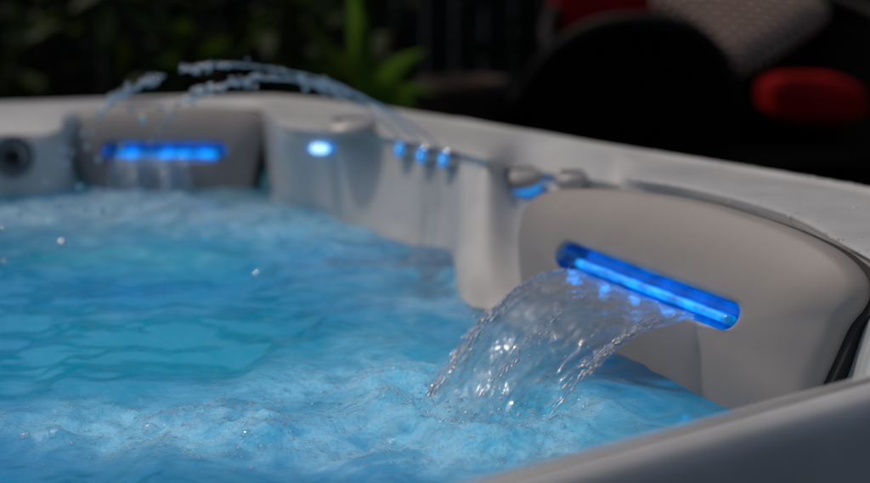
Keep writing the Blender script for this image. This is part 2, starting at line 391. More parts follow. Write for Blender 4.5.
outN=[(517,222),(526,200),(548,188),(585,185),(630,187),(700,197),(770,217),(820,238),(848,257),(862,279),(858,300),(842,320),(828,350),(812,385),(795,430),(740,440),(650,412),(570,375),(528,350),(518,290),(515,250)]
hN=headrest(plN,outN,(577,262),(738,323),.0175,.022,'near headrest with a blue lit waterfall slot pouring a thick water sheet')
plF=Plane(P(100,106,-.0),P(235,106,-.0),P(170,188,WZ))
outF=[(63,128),(70,113),(95,106),(150,104),(210,104),(250,108),(267,119),(263,140),(256,165),(252,190),(245,205),(170,208),(100,205),(88,190),(76,165),(67,145)]
hF=headrest(plF,outF,(113,155),(219,155),.0185,.022,'far headrest with a glowing blue slot, left of the corner jets')
# groove shade beside near headrest comes from its dark plate

# ------------------------------------------------------------------ three corner nozzles, knobs, wall jet
def wallpt(px,py,pull=0.0):     # nearest shell vertex along the pixel ray
    d=ray(px,py); d=d/np.linalg.norm(d); q=V_all-np.array([0,0,H]); t=q@d; dist=np.linalg.norm(q-t[:,None]*d,axis=1)
    k=np.where(dist<.012)[0]; 
    if len(k)==0: k=np.array([np.argmin(dist)])
    i=k[np.argmin(t[k])]; return np.array([0,0,H])+d*(t[i]-pull)
V_all=V.reshape(-1,3)
def nozzle(px,py,label):
    c=wallpt(px,py,.004); ax=np.array([-.75,-.62,.22]); ax/=np.linalg.norm(ax)
    mb=MB(); mb.lathe([(.0165,-.03),(.0165,.004),(.0145,.009),(.0125,.009),(.0115,.004),(.0115,-.004)],c,ax)
    n=mb.build('jet_nozzle',M['chrome'],tub,True,c); n['label']=label
    mb=MB(); mb.lathe([(.0125,.002),(.012,.008),(.009,.012),(.0045,.014),(.004,.008),(.0005,.008)],c,ax); mb.build('lens',M['led2'],n,True,c); mb=MB(); mb.lathe([(.0042,.006),(.003,.0105),(.0005,.011)],c,ax,14); mb.build('lens_core',M['core'],n,True,c)
    return c,ax
NZ=[nozzle(403,150,'leftmost of the three blue lit nozzles'),nozzle(425,156,'middle one of the three blue lit nozzles'),nozzle(447,160,'rightmost of the three blue lit nozzles')]
def knob(px,py,w,label,lit,tilt=(-.12,-.22,.95),ledm='led2'):
    c=wallpt(px,py,.006); r=w
    mb=MB(); mb.lathe([(r*.8,-.006),(r,-.004),(r*1.02,0),(r*.97,.006),(r*.82,.011),(r*.45,.0145),(.0005,.0155)],c,tilt,40)
    ax=np.array(tilt); ax/=np.linalg.norm(ax)
    k=mb.build('control_knob',M['knob'],tub,True,c); k['label']=label
    mb=MB(); mb.box(c+ax*.0165,(r*1.3,.006,.005)); mb.build('grip',M['knob'],k,True,c,bevel=.002)
    if lit:
        mb=MB(); mb.lathe([(r*.8,-.03),(r*.86,-.02),(r*.92,-.006),(r*.85,-.0035)],c,tilt,40); mb.build('light_ring',M[ledm],k,True,c)
knob(518,178,.039,'beige control knob over a blue light beside near headrest',True)
knob(350,127,.046,'beige control knob over the brightest small blue light',False)
knob(572,181,.026,'unlit control knob partly behind near headrest',False)
# small oval light under the far knob
c=wallpt(322,148,.004); mb=MB(); us=np.linspace(0,2*math.pi,28,endpoint=False)
vv=[]
for k,(s_,y_) in enumerate(((1.0,-.004),(1.0,.004),(.8,.009),(.4,.011),(.01,.0115))):
    for th in us: vv.append(c+np.array([.026*s_*math.cos(th)*(1 if math.cos(th)<0 else 1), -y_, .0115*s_*math.sin(th)]))
cl=mesh_obj('corner_light',vv,grid_faces(5,28,False,True),M['led2'],tub,True,c)
mb=MB(); mb.lathe([(.0075,-.004),(.0075,.001),(.005,.003),(.0005,.004)],(0,0,0),(0,-1,.1),24); mb.v=[[c[0]-.003+v_[0]*2.1,c[1]-.0105+v_[1],c[2]+v_[2]] for v_ in mb.v]; mb.build('lamp_core',M['core'],cl,True,c)
# wall jet far left
c=wallpt(12,156,.008); ax=np.array([.05,-.93,.3])
mb=MB(); mb.lathe([(.040,-.02),(.040,-.001),(.035,.002),(.026,-.003),(.020,-.009),(.0005,-.011)],c,ax,40)
j=mb.build('wall_jet',mat('smoky_jet_plastic',(.16,.18,.195),.8,spec=.1),tub,True,c)
mb=MB(); mb.lathe([(.016,-.014),(.015,.006),(.010,.008),(.008,-.004),(.0005,-.004)],c,ax,24); mb.build('jet_core',M['gap'],j,True,c)

# ------------------------------------------------------------------ waterfall landing + water surface
def path(S0,L0,T=.2,n=40,ext=1.02):
    vx=(L0[:2]-S0[:2])/T; vz=(L0[2]-S0[2]+4.9*T*T)/T; t=np.linspace(0,T*ext,n)
    return np.stack([S0[0]+vx[0]*t,S0[1]+vx[1]*t,S0[2]+vz*t-4.9*t*t],1)
def slot(h,f,dn=.0,de=-.35):
    return h['pl'].w(h['a']+h['d']*h['L']*f+h['e']*h['rad']*de,h['n']-.004+dn)
landN=lambda f:[np.interp(f,[0,.35,.7],[432,480,545]),np.interp(f,[0,.35,.7],[398,432,424])]
fallA=[]
NA=200; NB=180; fr_=np.linspace(.0,.78,NA)
SA=at(578,273,1.80); SB=at(694,317,1.615)
for i,f in enumerate(fr_):
    g=f/.78; lx=np.interp(g,[0,.5,1],[424,482,552]); ly=np.interp(g,[0,.12,.5,1],[396,415,430,414])
    fallA.append(path(SA+(SB-SA)*g,P(lx,ly,WZ-.004),T=np.interp(g,[0,1],[.172,.140]),n=NB))
fallA=np.array(fallA)
# ripples on both faces of the sheet
gu=np.linspace(0,1,NA)[:,None]*np.ones((1,NB)); gv=np.linspace(0,1,NB)[None,:]*np.ones((NA,1))
T1=np.gradient(fallA,axis=0); T2=np.gradient(fallA,axis=1); Nn=np.cross(T1,T2); Nn/=np.linalg.norm(Nn,axis=2)[...,None]+1e-9
if Nn[100,90,2]<0: Nn=-Nn
warp=gu+.04*vnoise(gu*4,gv*3)
disp=.010*gv**1.2*fbm(gu*2.2+gv*1.2,gv*2.6+4,2)+.0075*(.25+gv)*fbm(gu*6+gv*4,gv*6.5,2,.5)+.0024*(.4+gv)*fbm(gu*15-gv*5,gv*15+2,2,.5)
disp+=.0022*np.exp(-((gu-.36-.05*np.sin(gv*5))/.012)**2)*gv
th=.0014+.0022*np.clip(fbm(warp*8+40,gv*5+3,2,.5)+.35,0,1)
edge=np.minimum(gu,1-gu); th=th*(.35+.65*np.clip(edge/.04,0,1))+.0022*np.exp(-(edge/.02)**2)*(1+.6*vnoise(gv*16,gu*0+3))
front=fallA+Nn*(disp+th)[...,None]; back=fallA+Nn*(disp-th)[...,None]
Vv=np.concatenate([front.reshape(-1,3),back.reshape(-1,3)]); n=NA*NB
ff=grid_faces(NA,NB); fb=[tuple(q[::-1]) for q in grid_faces(NA,NB,off=n)]
side=[]
for j in range(NB-1):
    side.append((j,j+n,j+1+n,j+1)); k=(NA-1)*NB+j; side.append((k,k+1,k+1+n,k+n))
for i in range(NA-1):
    a=i*NB; b=(i+1)*NB; side.append((a,b,b+n,a+n)); a+=NB-1; b+=NB-1; side.append((a,a+n,b+n,b))
wf=empty('waterfall',hN['pl'].w(hN['c'],0),'thick clear sheet of water curving out of the near headrest slot','waterfall')
sh=mesh_obj('water_sheet',Vv,ff+fb+side,M['fall'],wf,True,hN['pl'].w(hN['c'],0))
def flowattr(o,uu,vv,su,sv):
    at_=o.data.attributes.new('flow','FLOAT_VECTOR','POINT'); arr=np.stack([uu*su,vv*sv,uu*0],-1).reshape(-1).astype(np.float32); at_.data.foreach_set('vector',arr)
#
flowattr(sh,np.concatenate([gu.ravel()]*2),np.concatenate([gv.ravel()]*2),7,5)
# strands and beads along the ragged edges
def bead_strand(Pth,r0,r1,seed,brk=0.0,name='water_strand',parent=wf):
    rs=np.random.default_rng(seed); n=len(Pth); t=np.linspace(0,1,n)
    r=(r0+(r1-r0)*t)*(1+.45*np.sin(t*38+rs.random()*6)*t+.35*vnoise(t*23+seed,t*0+seed))
    wob=np.stack([vnoise(t*7+seed*3,t*0+k) for k in range(3)],1)*.003*t[:,None]
    mb=MB(); mb.tube(Pth+wob,np.maximum(r,.0004),8)
    o=mb.build(name,M['fall'],parent,True,parent_world(parent)); flowattr(o,np.repeat(t,8)*0+np.tile(np.arange(8)/8,n),np.repeat(t,8),6,5); return o
for k,(f,g) in enumerate([(0,0),(5,0),(16,0),(62,0),(190,0),(199,0)]):
    pth=fallA[f]+Nn[f]*.003; bead_strand(pth[10 if f==62 else 0:172 if f<185 else 130],.0012,.0030 if f in(0,5,199) else .0016,k+1)
# beads (uncounted spray around the sheet)
mb=MB(); v,f=ICO2
def bead(c,r,st=None):
    s=np.array([1,1,1.])
    vv=v*r*(1+.25*rng.standard_normal()*np.array([.4,.4,1]))
    mb.add(vv+c,f)
TT=T2/(np.linalg.norm(T2,axis=2)[...,None]+1e-9)
for k in range(420):
    e=rng.random()
    if e<.55: i=int(abs(rng.normal(0,7)))
    elif e<.8: i=NA-1-int(abs(rng.normal(0,7)))
    elif e<.85: i=rng.integers(0,NA)
    else: i=int(.4*NA+rng.normal(0,4))
    i=min(max(i,0),NA-1); j=int(np.clip(rng.beta(1.9,1.6)*NB,6,NB-1))
    if i>NA*.8: j=int(j*.75)
    r=abs(rng.normal(.0005,.0005))+.0003; st=rng.uniform(1,6); t_=TT[i,j]
    vv=v*r; vv=vv+np.outer(vv@t_,t_)*(st-1); out_=(-1 if i<NA/2 else 1)*abs(rng.normal(0,.0022))
    mb.add(vv+fallA[i,j]+Nn[i,j]*(disp[i,j]+.0035+abs(rng.normal(0,.0015)))+np.array([1,0,0])*(out_ if e<.8 else 0),f)
for k in range(80):     # splash thrown up where the sheet lands
    q=fallA[rng.integers(0,NA),-1]; a_=rng.uniform(0,6.28); rr=abs(rng.normal(0,.03)); h_=abs(rng.normal(.004,.006)); rb=abs(rng.normal(.0008,.0005))+.0003
    mb.add(v*rb+np.array([q[0]+rr*math.cos(a_),q[1]+rr*math.sin(a_),WZ+.006+h_]),f)
for i_,(c0,c1,wd) in enumerate(((.0,.55,.003),(.02,.9,.004),(.40,.62,.0025),(.97,.6,.003),(.93,.5,.004),(.985,.45,.0015))):   # ropes of white drops
    for k in range(75):
        j=int(np.clip(rng.normal(c1,.16),.06,.95)*NB); i=int(np.clip(c0+rng.normal(0,.012)+.05*math.sin(j*.02+i_)*(i_==2),0,1)*(NA-1)); t_=TT[i,j]; st=rng.uniform(1.5,9); rb=rng.uniform(.0003,.0010)
        vv=v*rb; vv=vv+np.outer(vv@t_,t_)*(st-1); mb.add(vv+fallA[i,j]+Nn[i,j]*(disp[i,j]+.004)+rng.normal(0,1,3)*wd*.4,f)
sb=mb.build('spray_beads',M['spray'],wf,True,parent_world(wf)); sb['kind']='stuff'

# water surface
x0,x1,y0,y1,stp=-1.75,.85,.3,2.9,.0055
X,Y=np.meshgrid(np.arange(x0,x1,stp),np.arange(y0,y1,stp),indexing='ij')
lands=fallA[:,-1,:2]; 
dl=np.full(X.shape,9.)
for q in lands[::6]: dl=np.minimum(dl,np.hypot(X-q[0],Y-q[1]))
lc=lands[NA//2]; 
farL=P(150,200,WZ)[:2]; dF=np.hypot((X-farL[0])*.7,Y-farL[1])
sc=fbm(X*2.1,Y*2.1,3); m1=fbm(X*6+9,Y*6,4,.55); m2=fbm(X*22,Y*22+4,3,.6); m3=1-abs(fbm(X*38+sc*2,Y*38,3,.6))*2
m5=abs(fbm(X*55+m1*2,Y*55,3,.6))*1.6-.4
# foam cover: around both falls and as a drifting raft across the front
# raft lines through pixel space points
def seg(px0,py0,px1,py1):
    A=P(px0,py0,WZ)[:2]; B=P(px1,py1,WZ)[:2]; d=B-A; t=np.clip(((X-A[0])*d[0]+(Y-A[1])*d[1])/np.dot(d,d),0,1)
    return np.hypot(X-A[0]-d[0]*t,Y-A[1]-d[1]*t)
foam=.85*np.exp(-(dl/.14)**2)+.8*np.exp(-(seg(120,432,520,455)/.075)**2)+.6*np.exp(-(seg(0,425,200,430)/.05)**2)
foam+=.75*np.exp(-(dF/.26)**2)+.5*np.exp(-(seg(-200,215,300,225)/.16)**2)+.45*np.exp(-(seg(300,230,440,300)/.12)**2)+.35*np.exp(-(seg(120,320,200,312)/.03)**2)
foam+=.35*np.exp(-(seg(250,400,420,380)/.08)**2)
foam=foam*(.45+.75*(m1+.5))+.05; clear=np.exp(-(seg(640,370,720,400)/.09)**2); foam*=1-.85*clear
foam+=.9*np.exp(-((dl-.015)/.035)**2)*(1+m1)
foam=np.clip(foam,0,1)
pat=np.clip(fbm(X*3.2+31,Y*3.2+7,4,.6)*1.5-.05,0,1); foam=np.clip(foam+.52*pat*(1-clear),0,1)
rdg=1-np.sqrt(fbm(X*4.5+2+.5*m1,Y*4.5+5,3,.5)**2+.006)*3.2
Z=WZ+.010*sc+.011*m1*(1+.4*foam)+.006*rdg*(1-.6*clear)+.0030*m2*(.35+2.0*foam**1.3)+.0022*m3*foam**1.3+.0050*m5*foam**1.4
Z+=.010*np.exp(-((dl-.055)/.03)**2)*(1+.7*m1)-.010*np.exp(-(dl/.03)**2)+.006*np.exp(-(dF/.2)**2)*m1*2
Z+=clear*(.004*np.sin(dl*70+m1*6)+.004*fbm(X*14,Y*14,2))
Z+=.004*np.exp(-(dl/.07)**2)*fbm(X*45,Y*45,2)
# clip to inside the shell a little beyond the wall
wl=[]
for i in range(0,nu,3):
    k=np.argmin(abs(V[i,54:,2]-WZ)); q=V[i,36+k]; d=q-cen; d[2]=0; d/=np.linalg.norm(d); wl.append((q+d*.05)[:2])
wl=np.array(wl); xc=(X[:-1,:-1]+stp/2).ravel(); yc=(Y[:-1,:-1]+stp/2).ravel(); ins=np.zeros(xc.shape,bool)
for i in range(len(wl)):
    xa,ya=wl[i]; xb,yb=wl[(i+1)%len(wl)]
    if ya==yb: continue
    c_=((ya>yc)!=(yb>yc))&(xc<(xb-xa)*(yc-ya)/(yb-ya)+xa); ins^=c_
nx,ny=X.shape; idx=np.arange(nx*ny).reshape(nx,ny)
Fq=np.stack([idx[:-1,:-1],idx[1:,:-1],idx[1:,1:],idx[:-1,1:]],-1).reshape(-1,4)[ins]
used=np.unique(Fq); rm=-np.ones(nx*ny,int); rm[used]=np.arange(len(used)); Fq=rm[Fq]
Pw=np.stack([X,Y,Z],-1).reshape(-1,3)[used]
wo=mesh_obj('water',Pw,Fq.tolist(),M['water']); setp(wo,'churning blue aerated water filling the hot tub','water',kind='structure')
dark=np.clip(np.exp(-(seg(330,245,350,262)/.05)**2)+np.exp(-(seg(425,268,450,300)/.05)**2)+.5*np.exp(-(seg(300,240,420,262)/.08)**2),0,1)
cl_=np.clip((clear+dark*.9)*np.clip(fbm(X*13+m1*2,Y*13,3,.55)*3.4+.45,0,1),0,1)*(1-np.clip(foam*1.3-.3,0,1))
fc=wo.data.attributes.new('clear','FLOAT','POINT'); fc.data.foreach_set('value',cl_.reshape(-1)[used].astype(np.float32))
fa=wo.data.attributes.new('foam','FLOAT','POINT'); fa.data.foreach_set('value',foam.reshape(-1)[used].astype(np.float32))
def wz(x,y):
    i=min(max(int((x-x0)/stp),0),nx-1); j=min(max(int((y-y0)/stp),0),ny-1); return Z[i,j],foam[i,j]
# bubbles on the surface
mb=MB(); hv,hf=ICO2
def bub(x,y,r):
    z,_=wz(x,y); mb.add(hv*r*np.array([1,1,.8])+np.array([x,y,z+r*.1]),hf)
cnt=0
while cnt<5200:
    px=rng.uniform(-20,640); py=rng.uniform(330,500); q=P(px,py,WZ); z,fo=wz(q[0],q[1])
    if rng.random()<fo**2*1.2: bub(q[0],q[1],min(.0004+rng.exponential(.0006),.0034)); cnt+=1
for px,py,r in ((150,432,.0085),(25,434,.006),(247,441,.006),(232,437,.0035),(262,447,.0045),(322,395,.005)):
    q=P(px,py,WZ); bub(q[0],q[1],r)
bo=mb.build('foam_bubbles',M['bubble']); setp(bo,'tiny clear bubbles riding on the churned water surface','bubbles',kind='stuff')
# fleck
q=P(478,434,WZ); z,_=wz(q[0],q[1]); mb=MB(); mb.lathe([(.0004,-.001),(.0022,0),(.0018,.0015),(.0004,.0022)],(q[0],q[1],z+.003),(.3,-.5,.8),7)
o=mb.build('leaf_fleck',mat('ochre_fleck',(.35,.2,.04),.3),None,True,(q[0],q[1],z+.003)); setp(o,'tiny ochre fleck floating in front of the near waterfall','fleck')

# wet beads standing on the near end of the rim
top=V[:,[24+6*k for k in range(5)]+[27+6*k for k in range(4)]].reshape(-1,3); Nz=[]
mb=MB(); cnt=0
while cnt<260:
    px=rng.uniform(600,868); py=rng.uniform(150,262); q=ray(px,py); q=q/np.linalg.norm(q); rel=V_all-np.array([0,0,H]); t=rel@q; dd=np.linalg.norm(rel-t[:,None]*q,axis=1); k=np.argmin(dd)
    if dd[k]<.012 and V_all[k,2]>-.02:
        rb=abs(rng.normal(.0006,.0005))+.0003; mb.add(ICO2[0]*rb*np.array([1.3,1.3,.6])+V_all[k]+np.array([rng.normal(0,.002),rng.normal(0,.002),.0003]),ICO2[1]); cnt+=1
o=mb.build('rim_beads',M['spray']); setp(o,'fine wet beads sprinkled on the rim beside the near headrest','water beads',kind='stuff')
# far waterfall
fallB=[]
for i in range(40):
    f=.02+.66*i/39; fallB.append(path(slot(hF,f,0,-.5),P(108+85*i/39,196-3*math.sin(i*.4),WZ),T=.12,n=24))
fallB=np.array(fallB); gu2=np.linspace(0,1,40)[:,None]*np.ones((1,24)); gv2=np.linspace(0,1,24)[None]*np.ones((40,1))
fallB+=np.array([0,-1,.3])*(.005*fbm(gu2*8,gv2*2,3)*gv2)[...,None]
bk=fallB+np.array([0,.004,-.001]); Vb=np.concatenate([fallB.reshape(-1,3),bk.reshape(-1,3)]); n=40*24
fb=grid_faces(40,24)+[tuple(q[::-1]) for q in grid_faces(40,24,off=n)]
for j in range(23): fb+=[(j,j+n,j+1+n,j+1),(39*24+j,39*24+j+1,39*24+j+1+n,39*24+j+n)]
w2=mesh_obj('waterfall',Vb,fb,clearwater('far_falling_water',.3),None,True,slot(hF,.3))
setp(w2,'small pale blue veil of water under the far headrest slot','waterfall')
flowattr(w2,np.concatenate([gu2.ravel()]*2),np.concatenate([gv2.ravel()]*2),12,2)

# ------------------------------------------------------------------ arcs of water from the nozzles
def arc_pts(px_list,d0,d1):
    n=len(px_list); return catmull([at(px,py,d0+(d1-d0)*k/(n-1)) for k,(px,py) in enumerate(px_list)],14)
dj=NZ[1][0][1]
def arc(pts,d0,d1,r0,r1,seed,label,gap=None):
    Pa=arc_pts(pts,d0,d1); e=empty('water_arc',Pa[0],label,'water jet','water arcs from the corner nozzles')
    n=len(Pa); t=np.linspace(0,1,n)
    def piece(i0,i1):
        tt=t[i0:i1]; r=(r0+(r1-r0)*tt)*(1+.45*np.sin(tt*95+seed+3*vnoise(tt*9,tt*0))*tt**.7+.45*vnoise(tt*60+seed,tt*0+seed)*tt**.5)
        k=np.arange(i1-i0); r=r*np.clip(np.minimum(k+1,(i1-i0)-k)/3,.3,1)
        mb=MB(); mb.tube(Pa[i0:i1]+np.stack([vnoise(tt*30+9*q+seed,tt*0) for q in range(3)],1)*.002*tt[:,None],r*np.where(tt>.35,.62,1.),10)
        mb.build('stream',M['arc'],e,True,Pa[0])
        mb=MB(); k_=i0; dl2=np.gradient(Pa,axis=0)
        while k_<i1-1:
            if t[k_]>.30+.3*rng.random():
                tg=dl2[k_]/np.linalg.norm(dl2[k_]); rb=rng.uniform(.0012,.0030)*(.6+.5*t[k_]); vv=ICO2[0]*rb; vv=vv+np.outer(vv@tg,tg)*rng.uniform(0,1.6)
                mb.add(vv+Pa[k_]+rng.normal(0,.0016+.003*t[k_],3),ICO2[1])
            k_+=1
        sp__=mb.build('spray_beads',M['arc'],e,True,Pa[0]) if mb.v else {}; sp__['kind']='stuff'
    if gap: piece(0,int(n*gap[0])); piece(int(n*gap[1]),n)
    else: piece(0,n)
arc([(426,150),(405,129),(380,109),(345,89),(310,77),(270,69),(230,65),(195,68),(172,74),(150,80),(125,93),(104,111)],dj,dj+.02,.0020,.0030,1,'highest and longest arc of water, broken by a gap',gap=(.70,.78))
arc([(447,153),(420,131),(390,111),(350,93),(315,83),(280,79),(250,80),(222,86),(200,93),(186,100)],dj,dj-.08,.0020,.0030,5,'lower beaded arc of water ending above far headrest')
arc([(404,143),(388,126),(370,112),(350,100),(335,92),(318,86),(300,83)],dj+.02,dj-.03,.0017,.0022,9,'short inner arc of water from the leftmost nozzle')
# flying drops
drops=[(97,121,2.8),(91,133,3.),(86,147,2.6),(88,120,2.2),(178,104,2.8),(170,118,2.4),(165,124,2.6),(131,110,3.2),(143,120,3.6),(160,108,3.0),(168,112,2.6),(176,115,2.4),(158,131,2.4),(150,142,2.6),(121,146,2.6),(82,134,3.),(101,118,2.8),(63,149,2.6),(66,165,2.6),(57,163,2.),(45,183,2.6),(79,187,2.8),(98,160,2.8),(103,211,3.0),(60,205,3.0),(62,243,4.6),(86,210,2.),(5,262,3.4),(3,230,3.),(20,214,2.2),(118,171,2.4),(72,152,2.),(120,96,2.4),(247,84,3.2),(210,90,3),(255,87,2.6),(112,104,2.4)]
dl_=2.4
for k,(px,py,s) in enumerate(drops):
    d=dl_ - (.35 if py>200 else 0)+random.uniform(-.06,.06); c=at(px,py,d); r=s*d/1500*.95
    v,f=ICO3; vv=v*r*np.array([1,1,1.0+random.uniform(-.2,.35)]); vv=vv*(1+.08*vnoise(v[:,0]*2+k,v[:,1]*2)[:,None])
    o=mesh_obj('water_drop',vv+c,f,M['spray'] if (px,py) in((62,243),(3,230),(247,84),(143,120),(5,262),(168,112)) else M['drop'],None,True,c)
    if (px,py)==(62,243): setp(o,'largest bright water drop hovering above the blue water at left','water drop','flying water drops')
    else: setp(o,'small dark or glinting water drop flying at the end of the water arcs','water drop','flying water drops')

# ------------------------------------------------------------------ background: ground, fence, planting, furniture
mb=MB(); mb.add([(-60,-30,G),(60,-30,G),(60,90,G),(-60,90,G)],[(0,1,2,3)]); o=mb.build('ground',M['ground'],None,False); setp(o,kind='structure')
fe=empty('garden_fence',(0,7.2,G),'tall dark shaded board fence across the back behind the plants','fence')
mb=MB(); k=0
xx=-6.0
while xx<6.5: mb.box((xx,7.2+.006*math.sin(k*3),G+1.25),(.135,.022,2.5)); xx+=.14; k+=1
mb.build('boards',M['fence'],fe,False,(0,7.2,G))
for xp in np.arange(-6,6.6,2.1): mb=MB(); mb.box((xp,7.27,G+1.28),(.1,.1,2.56)); mb.build('post',M['fence'],fe,False,(0,7.2,G))
def leaf(mb,c,d,L,W,up=(0,0,1)):
    d=np.array(d,float); d/=np.linalg.norm(d); s=np.cross(d,up); s/=np.linalg.norm(s)+1e-9; n=np.cross(s,d)
    pts=[c]
    for t,w in ((.25,.8),(.5,1),(.78,.6)): 
        m_=c+d*L*t-n*L*.12*t*t; pts+= [m_+s*W*w/2,m_-s*W*w/2]
    pts.append(c+d*L-n*L*.14); mb.add(pts,[(0,1,2),(1,3,4,2),(3,5,6,4),(5,7,6)])
def shrub(x,y,w,h,n,mt,label,ll=.09,name='shrub',cat='shrub',group='dark shrubs along the fence'):
    e=empty(name,(x,y,G),label,cat,group); mb=MB(); ms=MB(); rs=rng
    nc=12; cs=[np.array([x+rs.normal(0,w*.25),y+rs.normal(0,w*.2),G+h*rs.uniform(.2,.95)]) for _ in range(nc)]
    for c in cs:
        base=np.array([x,y,G]); ms.tube(catmull([base,base+(c-base)*np.array([.3,.3,.5]),c],5),[.014]*5+[.01]*5+[.004],6)
        for k in range(n//nc):
            q=c+rs.normal(0,1,3)*w*.13; q[2]=max(q[2],G+.02); d=(q-c)/w*3+rs.normal(0,.6,3); leaf(mb,q,d,ll*rs.uniform(.6,1.3),ll*.4)
    mb.build('foliage',mt,e,False,(x,y,G)); ms.build('stems',M['stem'],e,True,(x,y,G))
for k,(x,y,w,h,lb) in enumerate([(-2.6,6.4,1.2,1.5,'dark shrub at the far left end of the fence row'),(-1.55,6.2,1.1,1.3,'dark shrub behind the far headrest, left of the middle'),(-.55,6.3,1.,1.45,'dark shrub behind the strap leaved plant'),(.5,6.5,1.,1.35,'dark shrub between the strap leaved plant and the chairs'),(1.7,6.7,1.1,1.4,'dark shrub hidden in the gloom behind the chairs'),(2.8,6.5,1.2,1.5,'dark shrub at the far right end of the fence row')]):
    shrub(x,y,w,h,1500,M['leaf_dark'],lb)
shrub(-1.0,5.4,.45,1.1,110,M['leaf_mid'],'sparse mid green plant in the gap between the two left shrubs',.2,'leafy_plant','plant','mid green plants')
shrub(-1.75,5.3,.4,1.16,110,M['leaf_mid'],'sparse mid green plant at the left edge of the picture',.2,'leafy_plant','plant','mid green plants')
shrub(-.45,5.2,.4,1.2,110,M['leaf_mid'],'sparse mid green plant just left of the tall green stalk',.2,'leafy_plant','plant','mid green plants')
# bright fern with tall stalk
fx=at(357,60,4.6); e=empty('strap_leaf_plant',(fx[0],4.6,G),'green strap leaved plant with a tall thick stalk beside a brown pot','plant')
mb=MB(); mb.tube(catmull([(fx[0]+.02,4.6,G),(fx[0]+.01,4.6,-.2),(fx[0],4.6,.2),(fx[0]-.01,4.62,.6)],8),.032,10)
mb.build('stalk',M['leaf_bright'],e,True,(fx[0],4.6,G))
for k,(px,py,ex,ey,wd) in enumerate([(366,112,352,-20,.05),(366,112,366,-30,.045),(368,112,425,44,.055),(372,115,436,86,.05),(370,112,398,55,.06),(375,116,420,104,.05),(364,112,330,40,.045),(360,112,312,62,.04),(356,110,300,12,.04),(378,112,402,88,.07)]):
    A=at(px,py,4.6); B=at(ex,ey,4.5+.05*(k%3)); L_=np.linalg.norm(B-A); mid=A+(B-A)*.5+np.array([0,0,.03]); c=catmull([A,mid,B-np.array([0,0,.02])],9)
    mb=MB(); vv=[]; sd=np.cross(B-A,[0,1,.2]); sd/=np.linalg.norm(sd); n_=len(c)
    for i,q in enumerate(c):
        w_=wd*(.35+.65*math.sin(math.pi*min(1,.15+.85*i/(n_-1))))*(1-(i/(n_-1))**4)+.001
        vv+= [q-sd*w_/2,q+np.array([0,.012,-.006]),q+sd*w_/2]
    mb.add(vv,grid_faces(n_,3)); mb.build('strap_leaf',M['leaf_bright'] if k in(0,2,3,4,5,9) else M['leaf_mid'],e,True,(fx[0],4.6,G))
pc=at(462,100,4.9); mb=MB(); hgt=.78
e=empty('plant_pot',(pc[0],4.9,G),'tall brown clay pot standing right of the strap leaved plant','pot')
mb.lathe([(.09,0),(.115,.3),(.135,.7),(.15,.72),(.15,.77),(.13,.77),(.125,.70),(.0005,.70)],(pc[0],4.9,G+.001),(0,0,1)); mb.build('pot_body',M['terra'],e,True,(pc[0],4.9,G))
mb=MB(); mb.lathe([(.124,.69),(.1,.715),(.0005,.72)],(pc[0],4.9,G+.001),(0,0,1)); mb.build('soil',M['soil'],e,True,(pc[0],4.9,G))

# wicker chair seen from behind: barrel back, woven bands, seat, legs
def wicker(name,cx,cy,w,dp,hb,ha,face,label,cat,rnd=.55):
    e=empty(name,(cx,cy,G),label,cat); rot=lambda p:(cx+p[0],cy+p[1]*face)
    n=40; th=np.linspace(0,math.pi,n)      # from one arm round the back to the other
    xs=w/2*np.cos(th); ys=-dp/2+dp*.0-(dp/2)*np.sin(th)*0
    base=[]
    def rimz(t): return ha+(hb-ha)*np.sin(t)**rnd
    def pos(t,z,k=1.0):
        x=w/2*k*math.copysign(abs(math.cos(t))**.85,math.cos(t)); y=dp/2-dp*k*abs(math.sin(t))**.7
        X_,Y_=rot((x,y)); return np.array([X_,Y_,G+z])
    mb=MB(); vv=[]; rows_=14
    for t in th:
        for r in range(rows_):
            z=.12+(rimz(t)-.12)*r/(rows_-1); k=.86+.14*r/(rows_-1); vv.append(pos(t,z,k+.008*((r%2)*2-1)))
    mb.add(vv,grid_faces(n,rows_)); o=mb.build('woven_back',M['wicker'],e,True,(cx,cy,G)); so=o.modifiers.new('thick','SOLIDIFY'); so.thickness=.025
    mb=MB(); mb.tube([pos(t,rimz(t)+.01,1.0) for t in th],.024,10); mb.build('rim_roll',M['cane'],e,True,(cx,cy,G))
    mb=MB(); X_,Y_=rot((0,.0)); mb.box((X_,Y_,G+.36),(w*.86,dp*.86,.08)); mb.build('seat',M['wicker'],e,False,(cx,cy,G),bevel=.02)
    for a in(-1,1):
        for b_ in(-1,1):
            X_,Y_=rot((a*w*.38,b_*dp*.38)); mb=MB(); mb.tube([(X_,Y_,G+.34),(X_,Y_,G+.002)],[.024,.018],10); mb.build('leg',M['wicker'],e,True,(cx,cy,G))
    return e
ca=at(642,40,4.5); wicker('wicker_chair',ca[0],4.55+.3,.74,.62,.97,.48,1,'dark wicker tub chair turned with its rounded back to the hot tub','chair',.9)
sofa_y=5.75; sxx=at(712,40,5.75)[0]
wicker('wicker_sofa',sxx,sofa_y,1.30,.75,1.02,.80,-1,'dark wicker loveseat with red cushions behind the tub chair','sofa')
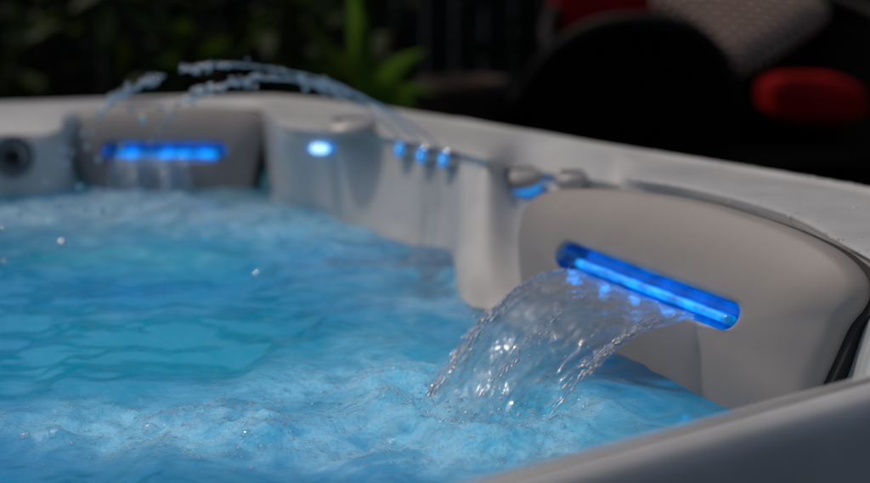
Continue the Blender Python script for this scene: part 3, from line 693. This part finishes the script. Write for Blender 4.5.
def cushion(name,c,dim,mt,label,rot=None,puff=.35):
    bm=bmesh.new(); bmesh.ops.create_cube(bm,size=1); bmesh.ops.subdivide_edges(bm,edges=bm.edges[:],cuts=10,use_grid_fill=True)
    for v_ in bm.verts:
        x,y,z=v_.co*2; k=(1-abs(x)**6)*(1-abs(y)**6); ed=1-.06*(x*x*y*y)
        v_.co=Vector((x*ed*dim[0]/2,y*ed*dim[1]/2,z*(dim[2]/2)*(.45+.55*k)))
    me=bpy.data.meshes.new(name); bm.to_mesh(me); bm.free(); me.polygons.foreach_set('use_smooth',[True]*len(me.polygons)); me.materials.append(mt)
    o=bpy.data.objects.new(name,me); COL.objects.link(o); o.location=c
    if rot: o.rotation_euler=rot
    return setp(o,label,'cushion')
bc=at(615,0,5.85); cushion('back_cushion',(bc[0],5.85,.02),(.5,.42,.16),M['red'],'red back cushion upright at the left of the loveseat',(R(80),0,0))
sc_=at(815,93,5.4); cushion('seat_cushion',(sc_[0]-.02,5.4,sc_[2]-.02),(.31,.46,.16),M['red'],'thick red cushion at the right end of the loveseat')
pp=at(722,8,5.25); cushion('throw_pillow',(pp[0]+.07,5.30,pp[2]),(.46,.46,.13),M['pattern'],'beige throw pillow in a woven pattern, standing on one corner',(R(82),R(0),R(0)))
bpy.data.objects['throw_pillow'].rotation_euler=(Matrix.Rotation(R(44),3,'X')@Matrix.Rotation(R(38),3,'Z')).to_euler()

# ------------------------------------------------------------------ lamps of the tub (underwater LEDs)
def lamp(name,loc,power,col,rad=.06):
    l=bpy.data.lights.new(name,'POINT'); l.energy=power; l.color=col; l.shadow_soft_size=rad; o=bpy.data.objects.new(name,l); COL.objects.link(o); o.location=loc; return o
BL=(.05,.66,1.)
LP=10.
lamp('footwell_light',(-.35,1.7,-.55),LP*1.0,BL,.08); lamp('footwell_light',(-.9,1.2,-.5),LP*.9,(.04,.5,1.),.08)
lamp('footwell_light',(-.35,2.25,-.45),LP*.5,BL,.08); lamp('footwell_light',(-.75,1.95,-.55),LP*.6,BL,.08); lamp('footwell_light',(.05,1.45,-.5),LP*.5,BL,.08)

# ------------------------------------------------------------------ sky, sun, camera
for hh,nl,pw in ((hN,5,.035),(hF,3,.03)):     # the light the slot strips give
    for q_ in range(nl):
        u=hh['L']*(q_+.5)/nl; l_=hh['pl'].w(hh['a']+hh['d']*u-hh['e']*hh['rad']*.1,hh['n']+.004); lamp('slot_light',tuple(l_),pw,(.02,.32,1.),.008)
EL,AZ=58,-50
w=bpy.data.worlds.new('World'); S.world=w; w.use_nodes=True; nt=w.node_tree; bg=nt.nodes['Background']
sk=nt.nodes.new('ShaderNodeTexSky'); sk.sky_type='NISHITA'; sk.sun_disc=False; sk.sun_elevation=R(EL); sk.sun_rotation=R(AZ); sk.air_density=1.; sk.dust_density=3.; sk.ozone_density=1.
nt.links.new(sk.outputs[0],bg.inputs[0]); bg.inputs[1].default_value=.15
sl=bpy.data.lights.new('sun','SUN'); sl.energy=2.6; sl.angle=R(5); sl.color=(1,.89,.77); so=bpy.data.objects.new('sun',sl); COL.objects.link(so)
dv=Vector((math.sin(R(AZ))*math.cos(R(EL)),math.cos(R(AZ))*math.cos(R(EL)),math.sin(R(EL)))); so.rotation_euler=dv.to_track_quat('Z','Y').to_euler(); so.location=(0,0,5)
cam=bpy.data.cameras.new('camera'); co=bpy.data.objects.new('camera',cam); COL.objects.link(co); co.location=(0,0,H); co.rotation_euler=(R(90)-PITCH,0,0)
cam.sensor_width=36; cam.lens=F/870*36; cam.clip_start=.05; cam.clip_end=500
cam.dof.use_dof=True; cam.dof.focus_distance=1.50; cam.dof.aperture_fstop=2.7; cam.dof.aperture_blades=0
S.camera=co
S.view_settings.view_transform='Standard'; S.view_settings.look='None'; S.view_settings.gamma=1; S.view_settings.exposure=-1.4
S.cycles.max_bounces=10; S.cycles.transmission_bounces=8; S.cycles.transparent_max_bounces=16
